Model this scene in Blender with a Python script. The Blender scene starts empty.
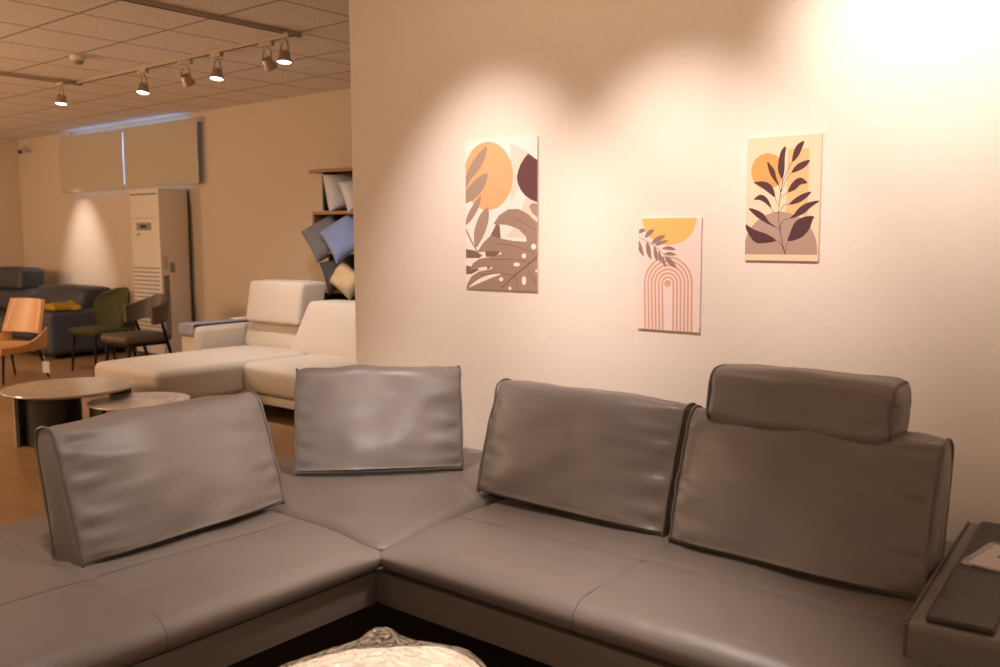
import bpy, bmesh, math, random
import numpy as np
from mathutils import Vector, Matrix, noise
random.seed(7)
PI = math.pi
C = bpy.context.scene.collection
SC = bpy.context.scene

# ------------------------------------------------------------------ materials
def lin(c):
    return tuple(((v/255.)/12.92 if v/255. <= .04045 else ((v/255.+.055)/1.055)**2.4) for v in c)

def mat(name, rgb, rough=.6, metal=0., spec=.5, bump=0., bscale=200., var=0., vscale=8., sheen=0., emit=None, estr=0., coat=0., trans=0., alpha=1.):
    m = bpy.data.materials.new(name); m.use_nodes = True
    nt = m.node_tree; b = nt.nodes['Principled BSDF']
    col = (*lin(rgb), 1)
    b.inputs['Base Color'].default_value = col
    b.inputs['Roughness'].default_value = rough
    b.inputs['Metallic'].default_value = metal
    b.inputs['Specular IOR Level'].default_value = spec
    if sheen: b.inputs['Sheen Weight'].default_value = sheen
    if coat: b.inputs['Coat Weight'].default_value = coat
    if trans: b.inputs['Transmission Weight'].default_value = trans
    if alpha < 1: b.inputs['Alpha'].default_value = alpha
    if emit is not None:
        b.inputs['Emission Color'].default_value = (*lin(emit), 1)
        b.inputs['Emission Strength'].default_value = estr
    tc = nt.nodes.new('ShaderNodeTexCoord')
    n = nt.nodes.new('ShaderNodeTexNoise')
    n.inputs['Scale'].default_value = vscale; n.inputs['Detail'].default_value = 4
    nt.links.new(tc.outputs['Object'], n.inputs['Vector'])
    hv = nt.nodes.new('ShaderNodeHueSaturation'); hv.inputs['Color'].default_value = col
    mr = nt.nodes.new('ShaderNodeMapRange')
    mr.inputs['To Min'].default_value = 1-var; mr.inputs['To Max'].default_value = 1+var
    nt.links.new(n.outputs['Fac'], mr.inputs['Value']); nt.links.new(mr.outputs['Result'], hv.inputs['Value'])
    nt.links.new(hv.outputs['Color'], b.inputs['Base Color'])
    if bump:
        n2 = nt.nodes.new('ShaderNodeTexNoise'); n2.inputs['Scale'].default_value = bscale; n2.inputs['Detail'].default_value = 3
        nt.links.new(tc.outputs['Object'], n2.inputs['Vector'])
        bp = nt.nodes.new('ShaderNodeBump'); bp.inputs['Strength'].default_value = bump; bp.inputs['Distance'].default_value = .002
        nt.links.new(n2.outputs['Fac'], bp.inputs['Height']); nt.links.new(bp.outputs['Normal'], b.inputs['Normal'])
    return m

def weave(name, rgb, scale=260., strength=.25, rough=.85, var=.05, dist=.001):
    """woven cloth / linen wallpaper: two crossed wave textures drive bump and a faint tint"""
    m = mat(name, rgb, rough=rough, var=0, spec=.25)
    nt = m.node_tree; b = nt.nodes['Principled BSDF']
    tc = nt.nodes.new('ShaderNodeTexCoord')
    hs = []
    for st in ((1, 1, 14), (14, 14, 1)):
        mp = nt.nodes.new('ShaderNodeMapping'); mp.inputs['Scale'].default_value = st
        nz = nt.nodes.new('ShaderNodeTexNoise'); nz.inputs['Scale'].default_value = scale/14; nz.inputs['Detail'].default_value = 2
        nt.links.new(tc.outputs['Object'], mp.inputs['Vector']); nt.links.new(mp.outputs['Vector'], nz.inputs['Vector'])
        hs.append(nz)
    ad = nt.nodes.new('ShaderNodeMath'); ad.operation = 'ADD'
    nt.links.new(hs[0].outputs['Fac'], ad.inputs[0]); nt.links.new(hs[1].outputs['Fac'], ad.inputs[1])
    bp = nt.nodes.new('ShaderNodeBump'); bp.inputs['Strength'].default_value = strength; bp.inputs['Distance'].default_value = dist
    nt.links.new(ad.outputs[0], bp.inputs['Height']); nt.links.new(bp.outputs['Normal'], b.inputs['Normal'])
    hv = nt.nodes.new('ShaderNodeHueSaturation'); hv.inputs['Color'].default_value = (*lin(rgb), 1)
    mr = nt.nodes.new('ShaderNodeMapRange'); mr.inputs['From Min'].default_value = .6; mr.inputs['From Max'].default_value = 1.4
    mr.inputs['To Min'].default_value = 1-var; mr.inputs['To Max'].default_value = 1+var
    nt.links.new(ad.outputs[0], mr.inputs['Value']); nt.links.new(mr.outputs['Result'], hv.inputs['Value'])
    nt.links.new(hv.outputs['Color'], b.inputs['Base Color'])
    return m

def leather_mat(name, rgb, rough=.4):
    m = mat(name, rgb, rough=rough, var=.07, vscale=5, spec=.45)
    nt = m.node_tree; b = nt.nodes['Principled BSDF']
    tc = nt.nodes.new('ShaderNodeTexCoord')
    v = nt.nodes.new('ShaderNodeTexVoronoi'); v.inputs['Scale'].default_value = 420
    nt.links.new(tc.outputs['Object'], v.inputs['Vector'])
    bp = nt.nodes.new('ShaderNodeBump'); bp.inputs['Strength'].default_value = .10; bp.inputs['Distance'].default_value = .0012
    nt.links.new(v.outputs['Distance'], bp.inputs['Height'])
    n = nt.nodes.new('ShaderNodeTexNoise'); n.inputs['Scale'].default_value = 16; n.inputs['Detail'].default_value = 5; n.inputs['Distortion'].default_value = .6
    nt.links.new(tc.outputs['Object'], n.inputs['Vector'])
    bp2 = nt.nodes.new('ShaderNodeBump'); bp2.inputs['Strength'].default_value = .12; bp2.inputs['Distance'].default_value = .012
    nt.links.new(n.outputs['Fac'], bp2.inputs['Height']); nt.links.new(bp.outputs['Normal'], bp2.inputs['Normal'])
    nt.links.new(bp2.outputs['Normal'], b.inputs['Normal'])
    return m

def floor_mat():
    m = mat('oak_floor', (190, 150, 105), rough=.38, spec=.4)
    nt = m.node_tree; b = nt.nodes['Principled BSDF']
    tc = nt.nodes.new('ShaderNodeTexCoord')
    br = nt.nodes.new('ShaderNodeTexBrick')
    br.inputs['Color1'].default_value = (*lin((170, 135, 94)), 1); br.inputs['Color2'].default_value = (*lin((156, 121, 82)), 1)
    br.inputs['Mortar'].default_value = (*lin((115, 84, 55)), 1)
    br.inputs['Scale'].default_value = 1; br.inputs['Mortar Size'].default_value = .0018
    br.inputs['Brick Width'].default_value = 1.22; br.inputs['Row Height'].default_value = .165
    nt.links.new(tc.outputs['Object'], br.inputs['Vector'])
    mp = nt.nodes.new('ShaderNodeMapping'); mp.inputs['Scale'].default_value = (2.2, 30, 1)
    nt.links.new(tc.outputs['Object'], mp.inputs['Vector'])
    n = nt.nodes.new('ShaderNodeTexNoise'); n.inputs['Scale'].default_value = 2.; n.inputs['Detail'].default_value = 6
    nt.links.new(mp.outputs['Vector'], n.inputs['Vector'])
    mx = nt.nodes.new('ShaderNodeMix'); mx.data_type = 'RGBA'; mx.blend_type = 'MULTIPLY'; mx.inputs['Factor'].default_value = .45
    cr = nt.nodes.new('ShaderNodeValToRGB'); cr.color_ramp.elements[0].color = (.55, .5, .45, 1); cr.color_ramp.elements[1].color = (1, 1, 1, 1)
    cr.color_ramp.elements[0].position = .3; cr.color_ramp.elements[1].position = .65
    nt.links.new(n.outputs['Fac'], cr.inputs['Fac'])
    nt.links.new(br.outputs['Color'], mx.inputs['A']); nt.links.new(cr.outputs['Color'], mx.inputs['B'])
    nt.links.new(mx.outputs['Result'], b.inputs['Base Color'])
    return m

def ceiling_mat():
    m = mat('ceiling_tiles', (238, 228, 216), rough=.9, spec=.2)
    nt = m.node_tree; b = nt.nodes['Principled BSDF']
    tc = nt.nodes.new('ShaderNodeTexCoord')
    sp = nt.nodes.new('ShaderNodeSeparateXYZ'); nt.links.new(tc.outputs['Object'], sp.inputs[0])
    lines = []
    for ax, off, pitch in (('X', 5.05+.605*40, .605), ('Y', -2.83+.6*40, .6)):
        a = nt.nodes.new('ShaderNodeMath'); a.operation = 'ADD'; a.inputs[1].default_value = off + pitch/2
        nt.links.new(sp.outputs[ax], a.inputs[0])
        md = nt.nodes.new('ShaderNodeMath'); md.operation = 'MODULO'; md.inputs[1].default_value = pitch
        nt.links.new(a.outputs[0], md.inputs[0])
        s = nt.nodes.new('ShaderNodeMath'); s.operation = 'SUBTRACT'; s.inputs[1].default_value = pitch/2
        nt.links.new(md.outputs[0], s.inputs[0])
        ab = nt.nodes.new('ShaderNodeMath'); ab.operation = 'ABSOLUTE'; nt.links.new(s.outputs[0], ab.inputs[0])
        lt = nt.nodes.new('ShaderNodeMath'); lt.operation = 'LESS_THAN'; lt.inputs[1].default_value = .011
        nt.links.new(ab.outputs[0], lt.inputs[0]); lines.append(lt)
    mx = nt.nodes.new('ShaderNodeMath'); mx.operation = 'MAXIMUM'
    nt.links.new(lines[0].outputs[0], mx.inputs[0]); nt.links.new(lines[1].outputs[0], mx.inputs[1])
    n = nt.nodes.new('ShaderNodeTexNoise'); n.inputs['Scale'].default_value = 170; n.inputs['Detail'].default_value = 3
    nt.links.new(tc.outputs['Object'], n.inputs['Vector'])
    cr = nt.nodes.new('ShaderNodeValToRGB')
    cr.color_ramp.elements[0].position = .35; cr.color_ramp.elements[0].color = (*lin((196, 182, 166)), 1)
    cr.color_ramp.elements[1].position = .5; cr.color_ramp.elements[1].color = (*lin((238, 228, 216)), 1)
    nt.links.new(n.outputs['Fac'], cr.inputs['Fac'])
    mix = nt.nodes.new('ShaderNodeMix'); mix.data_type = 'RGBA'
    nt.links.new(mx.outputs[0], mix.inputs['Factor']); nt.links.new(cr.outputs['Color'], mix.inputs['A'])
    mix.inputs['B'].default_value = (*lin((168, 150, 130)), 1)
    nt.links.new(mix.outputs['Result'], b.inputs['Base Color'])
    return m

def marble_mat(name, base, vein):
    m = mat(name, base, rough=.2, spec=.5)
    nt = m.node_tree; b = nt.nodes['Principled BSDF']
    tc = nt.nodes.new('ShaderNodeTexCoord')
    n = nt.nodes.new('ShaderNodeTexNoise'); n.inputs['Scale'].default_value = 3.5; n.inputs['Detail'].default_value = 7; n.inputs['Distortion'].default_value = 1.6
    nt.links.new(tc.outputs['Object'], n.inputs['Vector'])
    cr = nt.nodes.new('ShaderNodeValToRGB')
    cr.color_ramp.elements[0].position = .46; cr.color_ramp.elements[0].color = (*lin(base), 1)
    cr.color_ramp.elements[1].position = .54; cr.color_ramp.elements[1].color = (*lin(base), 1)
    e = cr.color_ramp.elements.new(.5); e.color = (*lin(vein), 1)
    nt.links.new(n.outputs['Fac'], cr.inputs['Fac']); nt.links.new(cr.outputs['Color'], b.inputs['Base Color'])
    return m

M = {}
M['leather'] = leather_mat('taupe_leather', (117, 106, 100), .41)
M['welt'] = leather_mat('taupe_piping', (96, 88, 82), .5)
M['dark_leather'] = leather_mat('dark_leather', (62, 53, 48), .45)
M['wall'] = weave('linen_wallpaper', (227, 210, 193), 300, .25, .85, .05)
M['far_wall'] = weave('plain_wallpaper', (214, 196, 174), 260, .12, .9, .02)
M['floor'] = floor_mat(); M['ceiling'] = ceiling_mat()
M['skirting'] = mat('skirting_paint', (120, 95, 72), .5)
M['black_metal'] = mat('black_metal', (24, 22, 21), .4, .6)
M['beige'] = weave('beige_upholstery', (200, 186, 168), 900, .35, .9, .07)
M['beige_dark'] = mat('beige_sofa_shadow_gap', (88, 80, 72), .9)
M['blue_sofa'] = leather_mat('slate_blue_leather', (62, 63, 70), .5)
M['green_fabric'] = weave('olive_velvet', (72, 69, 34), 900, .2, .85, .06)
M['grey_leather'] = leather_mat('brown_grey_leather', (90, 76, 62), .45)
M['orange_leather'] = leather_mat('tan_orange_leather', (206, 152, 98), .4)
M['white_stitch'] = mat('white_stitching', (236, 226, 210), .7)
M['ac_white'] = mat('white_plastic_panel', (222, 212, 198), .4)
M['ac_grey'] = mat('grey_plastic', (150, 138, 122), .5)
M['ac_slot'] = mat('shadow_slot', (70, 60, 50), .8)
M['black_glass'] = mat('black_display', (18, 16, 15), .15)
M['blind'] = weave('roller_blind_cloth', (196, 184, 162), 700, .1, .95, .03)
M['window_frame'] = mat('window_frame_paint', (205, 205, 205), .5)
M['day_glass'] = mat('daylight_glow_glass', (200, 220, 250), .3, emit=(150, 190, 255), estr=1.9)  # pane glows by itself in place of daylight from outside
M['steel'] = mat('satin_steel', (178, 160, 142), .35, .75)
M['lamp_on'] = mat('lit_lamp_lens', (255, 240, 220), .3, emit=(255, 238, 215), estr=14)
M['lamp_off'] = mat('dark_lamp_lens', (40, 34, 30), .2)
M['track'] = mat('track_paint', (190, 170, 148), .45)
M['track_slot'] = mat('track_slot', (60, 48, 38), .7)
M['white_plastic'] = mat('white_plastic', (220, 208, 192), .45)
M['wood'] = mat('walnut_edge', (150, 100, 58), .45, var=.2, vscale=30)
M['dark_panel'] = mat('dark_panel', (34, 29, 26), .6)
M['table_grey'] = marble_mat('grey_stone_top', (186, 174, 160), (178, 165, 151))
M['table_white'] = marble_mat('white_marble_top', (232, 226, 220), (206, 196, 188))
M['table_leg_light'] = mat('warm_grey_lacquer', (128, 116, 106), .45)
M['table_leg_dark'] = mat('dark_grey_lacquer', (48, 43, 40), .4)
M['table_orange'] = mat('orange_lacquer', (190, 92, 44), .4)
M['p_white'] = weave('white_grey_cushion_cloth', (206, 196, 188), 900, .2)
M['p_grey'] = weave('grey_cushion_cloth', (128, 128, 130), 900, .2)
M['p_blue'] = weave('blue_cushion_cloth', (140, 154, 196), 900, .2)
M['p_dark'] = weave('charcoal_cushion_cloth', (84, 82, 84), 900, .2)
M['p_cream'] = weave('cream_cushion_cloth', (214, 188, 146), 900, .2)
M['cloth_grey'] = weave('grey_blue_swatch_cloth', (150, 148, 152), 900, .2)
M['yellow'] = weave('mustard_cloth', (170, 136, 34), 900, .2)
M['paper'] = mat('white_paper', (236, 228, 222), .6)
M['print_grey'] = mat('grey_print', (140, 128, 120), .7)
M['print_red'] = mat('red_print', (150, 60, 50), .7)
M['floor_sheet'] = weave('dark_brown_weave', (74, 56, 44), 500, .5, .95, .2)
M['wrap_core'] = mat('cream_foam_sheet', (244, 230, 212), .75, bump=.5, bscale=60)

def film_mat():
    m = bpy.data.materials.new('clear_stretch_film'); m.use_nodes = True
    nt = m.node_tree; nt.nodes.clear()
    out = nt.nodes.new('ShaderNodeOutputMaterial')
    tr = nt.nodes.new('ShaderNodeBsdfTransparent'); gl = nt.nodes.new('ShaderNodeBsdfGlossy'); gl.inputs['Roughness'].default_value = .1
    gl.inputs['Color'].default_value = (1, .97, .93, 1)
    mx = nt.nodes.new('ShaderNodeMixShader')
    fr = nt.nodes.new('ShaderNodeFresnel'); fr.inputs['IOR'].default_value = 1.7
    tc = nt.nodes.new('ShaderNodeTexCoord')
    v = nt.nodes.new('ShaderNodeTexVoronoi'); v.inputs['Scale'].default_value = 55; v.inputs['Randomness'].default_value = 1
    n = nt.nodes.new('ShaderNodeTexNoise'); n.inputs['Scale'].default_value = 30; n.inputs['Detail'].default_value = 6
    nt.links.new(tc.outputs['Object'], n.inputs['Vector'])
    nt.links.new(tc.outputs['Object'], v.inputs['Vector'])
    ad = nt.nodes.new('ShaderNodeMath'); ad.operation = 'ADD'
    nt.links.new(v.outputs['Distance'], ad.inputs[0]); nt.links.new(n.outputs['Fac'], ad.inputs[1])
    bp = nt.nodes.new('ShaderNodeBump'); bp.inputs['Strength'].default_value = .8; bp.inputs['Distance'].default_value = .02
    nt.links.new(ad.outputs[0], bp.inputs['Height'])
    nt.links.new(bp.outputs['Normal'], gl.inputs['Normal']); nt.links.new(bp.outputs['Normal'], fr.inputs['Normal'])
    mth = nt.nodes.new('ShaderNodeMath'); mth.operation = 'MULTIPLY_ADD'; mth.inputs[1].default_value = .6; mth.inputs[2].default_value = .02
    nt.links.new(fr.outputs[0], mth.inputs[0])
    nt.links.new(mth.outputs[0], mx.inputs[0]); nt.links.new(tr.outputs[0], mx.inputs[1]); nt.links.new(gl.outputs[0], mx.inputs[2])
    nt.links.new(mx.outputs[0], out.inputs['Surface'])
    return m
M['film'] = film_mat()

# ------------------------------------------------------------------ helpers
def tag(o, label=None, cat=None, group=None, kind=None):
    if label: o['label'] = label
    if cat: o['category'] = cat
    if group: o['group'] = group
    if kind: o['kind'] = kind
    return o

def thing(name, label, cat, loc=(0, 0, 0), rz=0, group=None):
    o = bpy.data.objects.new(name, None); C.objects.link(o)
    o.location = loc; o.rotation_euler = (0, 0, rz); o.empty_display_size = .05
    return tag(o, label, cat, group)

def obj(name, bm, m, parent=None, smooth=True, label=None):
    bmesh.ops.recalc_face_normals(bm, faces=bm.faces[:])
    me = bpy.data.meshes.new(name); bm.to_mesh(me); bm.free()
    ms = m if isinstance(m, (list, tuple)) else [m]
    for x in ms: me.materials.append(x)
    if smooth:
        for p in me.polygons: p.use_smooth = True
        try: me.set_sharp_from_angle(angle=math.radians(50))
        except Exception: pass
    o = bpy.data.objects.new(name, me); C.objects.link(o)
    if parent: o.parent = parent
    if label: o['label'] = label
    return o

def struct(name, bm, m, parent=None, smooth=False):
    o = obj(name, bm, m, parent, smooth)
    if parent is None: o['kind'] = 'structure'
    return o

def dup(root, loc=None, rz=None, label=None, group=None):
    r = root.copy(); C.objects.link(r)
    if loc is not None: r.location = loc
    if rz is not None: r.rotation_euler = (0, 0, rz)
    if label: r['label'] = label
    if group: r['group'] = group
    for ch in list(root.children):
        c = ch.copy(); C.objects.link(c); c.parent = r
        for g in ch.children:
            d = g.copy(); C.objects.link(d); d.parent = c
    return r

def box(bm, x0, x1, y0, y1, z0, z1, mi=0, bev=0.):
    r = bmesh.ops.create_cube(bm, size=1)
    vs = r['verts']
    for v in vs:
        v.co = Vector(((x0+x1)/2+v.co.x*(x1-x0), (y0+y1)/2+v.co.y*(y1-y0), (z0+z1)/2+v.co.z*(z1-z0)))
    fs = list({f for v in vs for f in v.link_faces})
    for f in fs: f.material_index = mi
    if bev:
        es = list({e for v in vs for e in v.link_edges})
        bmesh.ops.bevel(bm, geom=es, offset=bev, segments=2, profile=.6, affect='EDGES')
    return vs

def bx(*a, **k):
    bm = bmesh.new(); box(bm, *a, **k); return bm

def axis(h, r, n, k=5):
    """samples of one axis from -h to h, dense in the rounded ends"""
    ends = [h - r + r*math.tan(PI/4*t/k) for t in range(k+1)]
    inner = [-(h-r) + 2*(h-r)*i/n for i in range(1, n)]
    return sorted([-e for e in ends] + inner + ends)

def rbox(bm, cx, cy, cz, hx, hy, hz, r, n=(10, 10, 4), k=4, fn=None, mi=0):
    """box with rounded edges made as a dense grid; fn(p, u) reshapes every vertex"""
    ax = axis(hx, r, n[0], k), axis(hy, r, n[1], k), axis(hz, r, n[2], k)
    cache = {}
    def V(p):
        key = tuple(round(c, 6) for c in p)
        if key in cache: return cache[key]
        q = Vector([max(-(h-r), min(h-r, c)) for c, h in zip(p, (hx, hy, hz))])
        d = Vector(p)-q
        w = q + (d.normalized()*r if d.length > 1e-9 else Vector((0, 0, 0)))
        if fn: w = fn(w, Vector((w.x/hx, w.y/hy, w.z/hz)))
        v = bm.verts.new(w + Vector((cx, cy, cz))); cache[key] = v
        return v
    H = (hx, hy, hz)
    for a in range(3):
        b, c = (a+1) % 3, (a+2) % 3
        for s in (-1, 1):
            for i in range(len(ax[b])-1):
                for j in range(len(ax[c])-1):
                    pts = []
                    for di, dj in ((0, 0), (1, 0), (1, 1), (0, 1)):
                        p = [0, 0, 0]; p[a] = s*H[a]; p[b] = ax[b][i+di]; p[c] = ax[c][j+dj]
                        pts.append(V(p))
                    if s < 0: pts.reverse()
                    if len(set(pts)) == 4:
                        f = bm.faces.new(pts); f.material_index = mi

def RB(*a, **k):
    bm = bmesh.new(); rbox(bm, *a, **k); return bm

def tube(bm, pts, r, seg=8, closed=False, mi=0):
    pts = [Vector(p) for p in pts]; n = len(pts); rings = []
    rr = r if isinstance(r, (list, tuple)) else [r]*n
    up = None
    for i in range(n):
        a = pts[(i-1) % n] if (closed or i > 0) else pts[i]
        b = pts[(i+1) % n] if (closed or i < n-1) else pts[i]
        t = (b-a)
        t = t.normalized() if t.length > 1e-9 else Vector((0, 0, 1))
        if up is None:
            up = Vector((0, 0, 1)) if abs(t.z) < .9 else Vector((1, 0, 0))
        s = t.cross(up)
        if s.length < 1e-6: s = t.cross(Vector((1, 0, 0)))
        s.normalize(); up = s.cross(t).normalized()
        rings.append([bm.verts.new(pts[i] + (s*math.cos(2*PI*k/seg) + up*math.sin(2*PI*k/seg))*rr[i]) for k in range(seg)])
    for i in range(n if closed else n-1):
        A, B = rings[i], rings[(i+1) % n]
        for k in range(seg):
            f = bm.faces.new((A[k], A[(k+1) % seg], B[(k+1) % seg], B[k])); f.material_index = mi
    if not closed:
        f = bm.faces.new(rings[0][::-1]); f.material_index = mi
        f = bm.faces.new(rings[-1]); f.material_index = mi

def TB(*a, **k):
    bm = bmesh.new(); tube(bm, *a, **k); return bm

def lathe(bm, prof, cx=0, cy=0, seg=48, mi=0):
    rings = []
    for r, z in prof:
        if r < 1e-6: rings.append([bm.verts.new((cx, cy, z))])
        else: rings.append([bm.verts.new((cx+r*math.cos(2*PI*k/seg), cy+r*math.sin(2*PI*k/seg), z)) for k in range(seg)])
    for A, B in zip(rings, rings[1:]):
        for k in range(seg):
            a = A[k % len(A)], A[(k+1) % len(A)]; b = B[k % len(B)], B[(k+1) % len(B)]
            vs = []
            for v in (a[0], a[1], b[1], b[0]):
                if v not in vs: vs.append(v)
            if len(vs) > 2:
                f = bm.faces.new(vs); f.material_index = mi

def shell(bm, cx, cy, r, th, a0, a1, z0, z1, n=30, mi=0):
    """curved upright panel: part of a ring in plan"""
    cols = []
    for i in range(n+1):
        a = a0+(a1-a0)*i/n; c, s = math.cos(a), math.sin(a)
        cols.append([bm.verts.new((cx+q*c, cy+q*s, z)) for q, z in ((r, z0), (r, z1), (r-th, z1), (r-th, z0))])
    for A, B in zip(cols, cols[1:]):
        for k in range(4):
            f = bm.faces.new((A[k], A[(k+1) % 4], B[(k+1) % 4], B[k])); f.material_index = mi
    bm.faces.new(cols[0]).material_index = mi; bm.faces.new(cols[-1][::-1]).material_index = mi

def catmull(pts, n, closed=False):
    out = []; m = len(pts); P = [Vector(p) for p in pts]
    segs = m if closed else m-1
    for i in range(segs):
        g = lambda j: P[j % m] if closed else P[max(0, min(m-1, j))]
        p0, p1, p2, p3 = g(i-1), g(i), g(i+1), g(i+2)
        for k in range(n):
            t = k/n
            out.append(.5*((2*p1)+(p2-p0)*t+(2*p0-5*p1+4*p2-p3)*t*t+(3*p1-p0-3*p2+p3)*t**3))
    if not closed: out.append(P[-1])
    return out

def fbm(x, y, z, s=1.):
    return noise.fractal(Vector((x*s, y*s, z*s)), 1., 2., 4)

# ------------------------------------------------------------------ the setting
CEIL = 2.75
W_Y = 3.12            # picture wall
struct('floor', bx(-13.6, 3.2, -2.5, 5.82, -.06, 0), M['floor'])
struct('ceiling', bx(-13.7, 3.2, -2.5, 5.95, CEIL, CEIL+.06), M['ceiling'])
struct('wall_right', bx(-3.505, 3.2, W_Y, W_Y+.16, 0, CEIL), M['wall'])
WX0, WX1, WZ0, WZ1 = -12.05, -9.22, 1.97, 2.742
bm = bmesh.new()
box(bm, -13.7, WX0, 5.82, 5.97, 0, CEIL); box(bm, WX1, 3.2, 5.82, 5.97, 0, CEIL)
box(bm, WX0, WX1, 5.82, 5.97, 0, WZ0); box(bm, WX0, WX1, 5.82, 5.97, WZ1, CEIL)
struct('wall_back', bm, M['far_wall'])
struct('wall_left', bx(-13.72, -13.6, -2.5, 5.82, 0, CEIL), M['far_wall'])
struct('baseboard_back', bx(-13.6, 3.2, 5.808, 5.82, 0, .08), M['skirting'])
w = thing('window_1', 'wide high window behind the roller blinds', 'window'); w['kind'] = 'structure'
for k in ('label', 'category'): del w[k]
bm = bmesh.new()
for x in (WX0, (WX0+WX1)/2-.025, WX1-.05): box(bm, x, x+.05, 5.86, 5.91, WZ0, WZ1)
for z in (WZ0, WZ1-.05): box(bm, WX0, WX1, 5.861, 5.909, z, z+.05)
obj('window_frame', bm, M['window_frame'], w, False)
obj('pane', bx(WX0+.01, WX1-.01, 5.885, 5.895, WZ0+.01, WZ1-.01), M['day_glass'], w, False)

# ------------------------------------------------------------------ grey sectional sofa
XF, YF = -2.07, 1.93           # inner corner of the seat fronts
SX0, SY1 = -3.20, 3.07         # outer edges
ST, SB = .425, .322            # seat top and underside

def seat_fn(hx, hy, crown, front, grooves=(), pinch=None, seed=0):
    """soft upholstered seat: crown, stitched grooves, small creases; front = side of the lip"""
    def fn(w, u):
        w = w.copy()
        top = max(0, u.z)
        e = (1-min(1, abs(u.x))**4)*(1-min(1, abs(u.y))**4)
        w.z += top*(crown*e - .008)
        for ax, pos, wd, dep in grooves:
            d = abs((w.x if ax == 'x' else w.y)-pos)
            g = dep*math.exp(-(d/wd)**2)*max(0, min(1, (.93-abs(u.y if ax == 'x' else u.x))/.2))
            w.z -= g*top
        if pinch:
            d = math.hypot(w.x-pinch[0], w.y-pinch[1])
            w.z -= top*.026*math.exp(-(d/.14)**2)
        n = fbm(w.x+seed, w.y*1.1, seed, 4.)
        w.z += top*.0035*n
        if front == 'y' and u.y < -.6: w.y -= .012*(1-u.z*u.z)*min(1, (-u.y-.6)/.4)
        if front == 'x' and u.x > .6: w.x += .012*(1-u.z*u.z)*min(1, (u.x-.6)/.4)
        return w
    return fn

sofa = thing('sectional_sofa', 'large dark taupe leather corner sofa in the foreground', 'sofa', (-2.6, 2.4, 0))
OX, OY = -2.6, 2.4
def seat(name, x0, x1, y0, y1, front, grooves=(), pinch=None, crown=.022, n=(40, 40, 4), seed=0):
    cx, cy = (x0+x1)/2, (y0+y1)/2
    gr = [(a, p-(cx if a == 'x' else cy), wd, dp) for a, p, wd, dp in grooves]
    pn = (pinch[0]-cx, pinch[1]-cy) if pinch else None
    hx, hy = (x1-x0)/2, (y1-y0)/2
    bm = RB(cx-OX, cy-OY, (ST+SB)/2, hx, hy, (ST-SB)/2, .046, n=n, k=5, fn=seat_fn(hx, hy, crown, front, gr, pn, seed))
    o = obj(name, bm, M['leather'], sofa)
    fn = seat_fn(hx, hy, crown, front, gr, pn, seed)
    for a, p, wd, dp in gr:                       # stitched seam lying in each groove
        L = []; hz = (ST-SB)/2; r = .046
        H3 = (hx, hy, hz)
        path = [(.93-1.93*i/80, 1.) for i in range(81)]
        if (a == 'x' and front == 'y'): path += [(-1., 1-1.9*i/20) for i in range(1, 21)]
        if (a == 'y' and front == 'x'): path = [(-t, z) for t, z in path]+[(1., 1-1.9*i/20) for i in range(1, 21)]
        for t, z in path:
            p3 = (p, t*hy, z*hz) if a == 'x' else (t*hx, p, z*hz)
            q = Vector([max(-(h-r), min(h-r, c)) for c, h in zip(p3, H3)]); d = Vector(p3)-q
            nrm = d.normalized() if d.length > 1e-9 else Vector((0, 0, 1))
            w = q+nrm*r if d.length > 1e-9 else q
            w = fn(w, Vector((w.x/hx, w.y/hy, w.z/hz)))
            L.append(w+nrm*.0008+Vector((cx-OX, cy-OY, (ST+SB)/2)))
        obj('seam', TB(L, .0011, 6), M['welt'], o)
    return o
s1 = seat('seat_cushion', SX0, XF+.03, .05, YF-.002, 'x', [('y', 1.16, .011, .006), ('x', -2.42, .011, .0035)], (XF, YF), n=(80, 130, 4), seed=1)
s2 = seat('corner_cushion', SX0, XF-.001, YF, SY1, '', [], (XF, YF), crown=.016, seed=2)
s3 = seat('seat_cushion', XF+.001, .25, YF-.03, SY1, 'y', [('x', -1.30, .011, .006), ('y', 2.25, .011, .0035)], (XF, YF), n=(150, 80, 4), seed=3)
# base frames under the seats
bm = bmesh.new()
box(bm, SX0+.03-OX, XF-.01-OX, .08-OY, YF-.012-OY, .205, .314, bev=.012)
obj('base_frame', bm, M['leather'], sofa)
bm = bmesh.new()
box(bm, SX0+.03-OX, XF-.012-OX, YF-.008-OY, SY1-.03-OY, .205, .314, bev=.012)
obj('base_frame', bm, M['leather'], sofa)
bm = bmesh.new()
box(bm, XF-.010-OX, .22-OX, YF-.01-OY, SY1-.03-OY, .205, .314, bev=.012)
obj('base_frame', bm, M['leather'], sofa)
for lx, ly in ((-2.80, 1.84), (-2.80, .35), (-3.05, .35), (-3.05, 2.9), (-1.98, 2.60), (-.3, 2.60), (-.3, 2.9)):
    bm = bmesh.new()
    box(bm, lx-.035-OX, lx+.035-OX, ly-.012-OY, ly+.012-OY, .012, .206, bev=.003)
    box(bm, lx-.06-OX, lx+.06-OX, ly-.03-OY, ly+.03-OY, 0, .012, bev=.003)
    obj('leg', bm, M['black_metal'], sofa)

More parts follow.
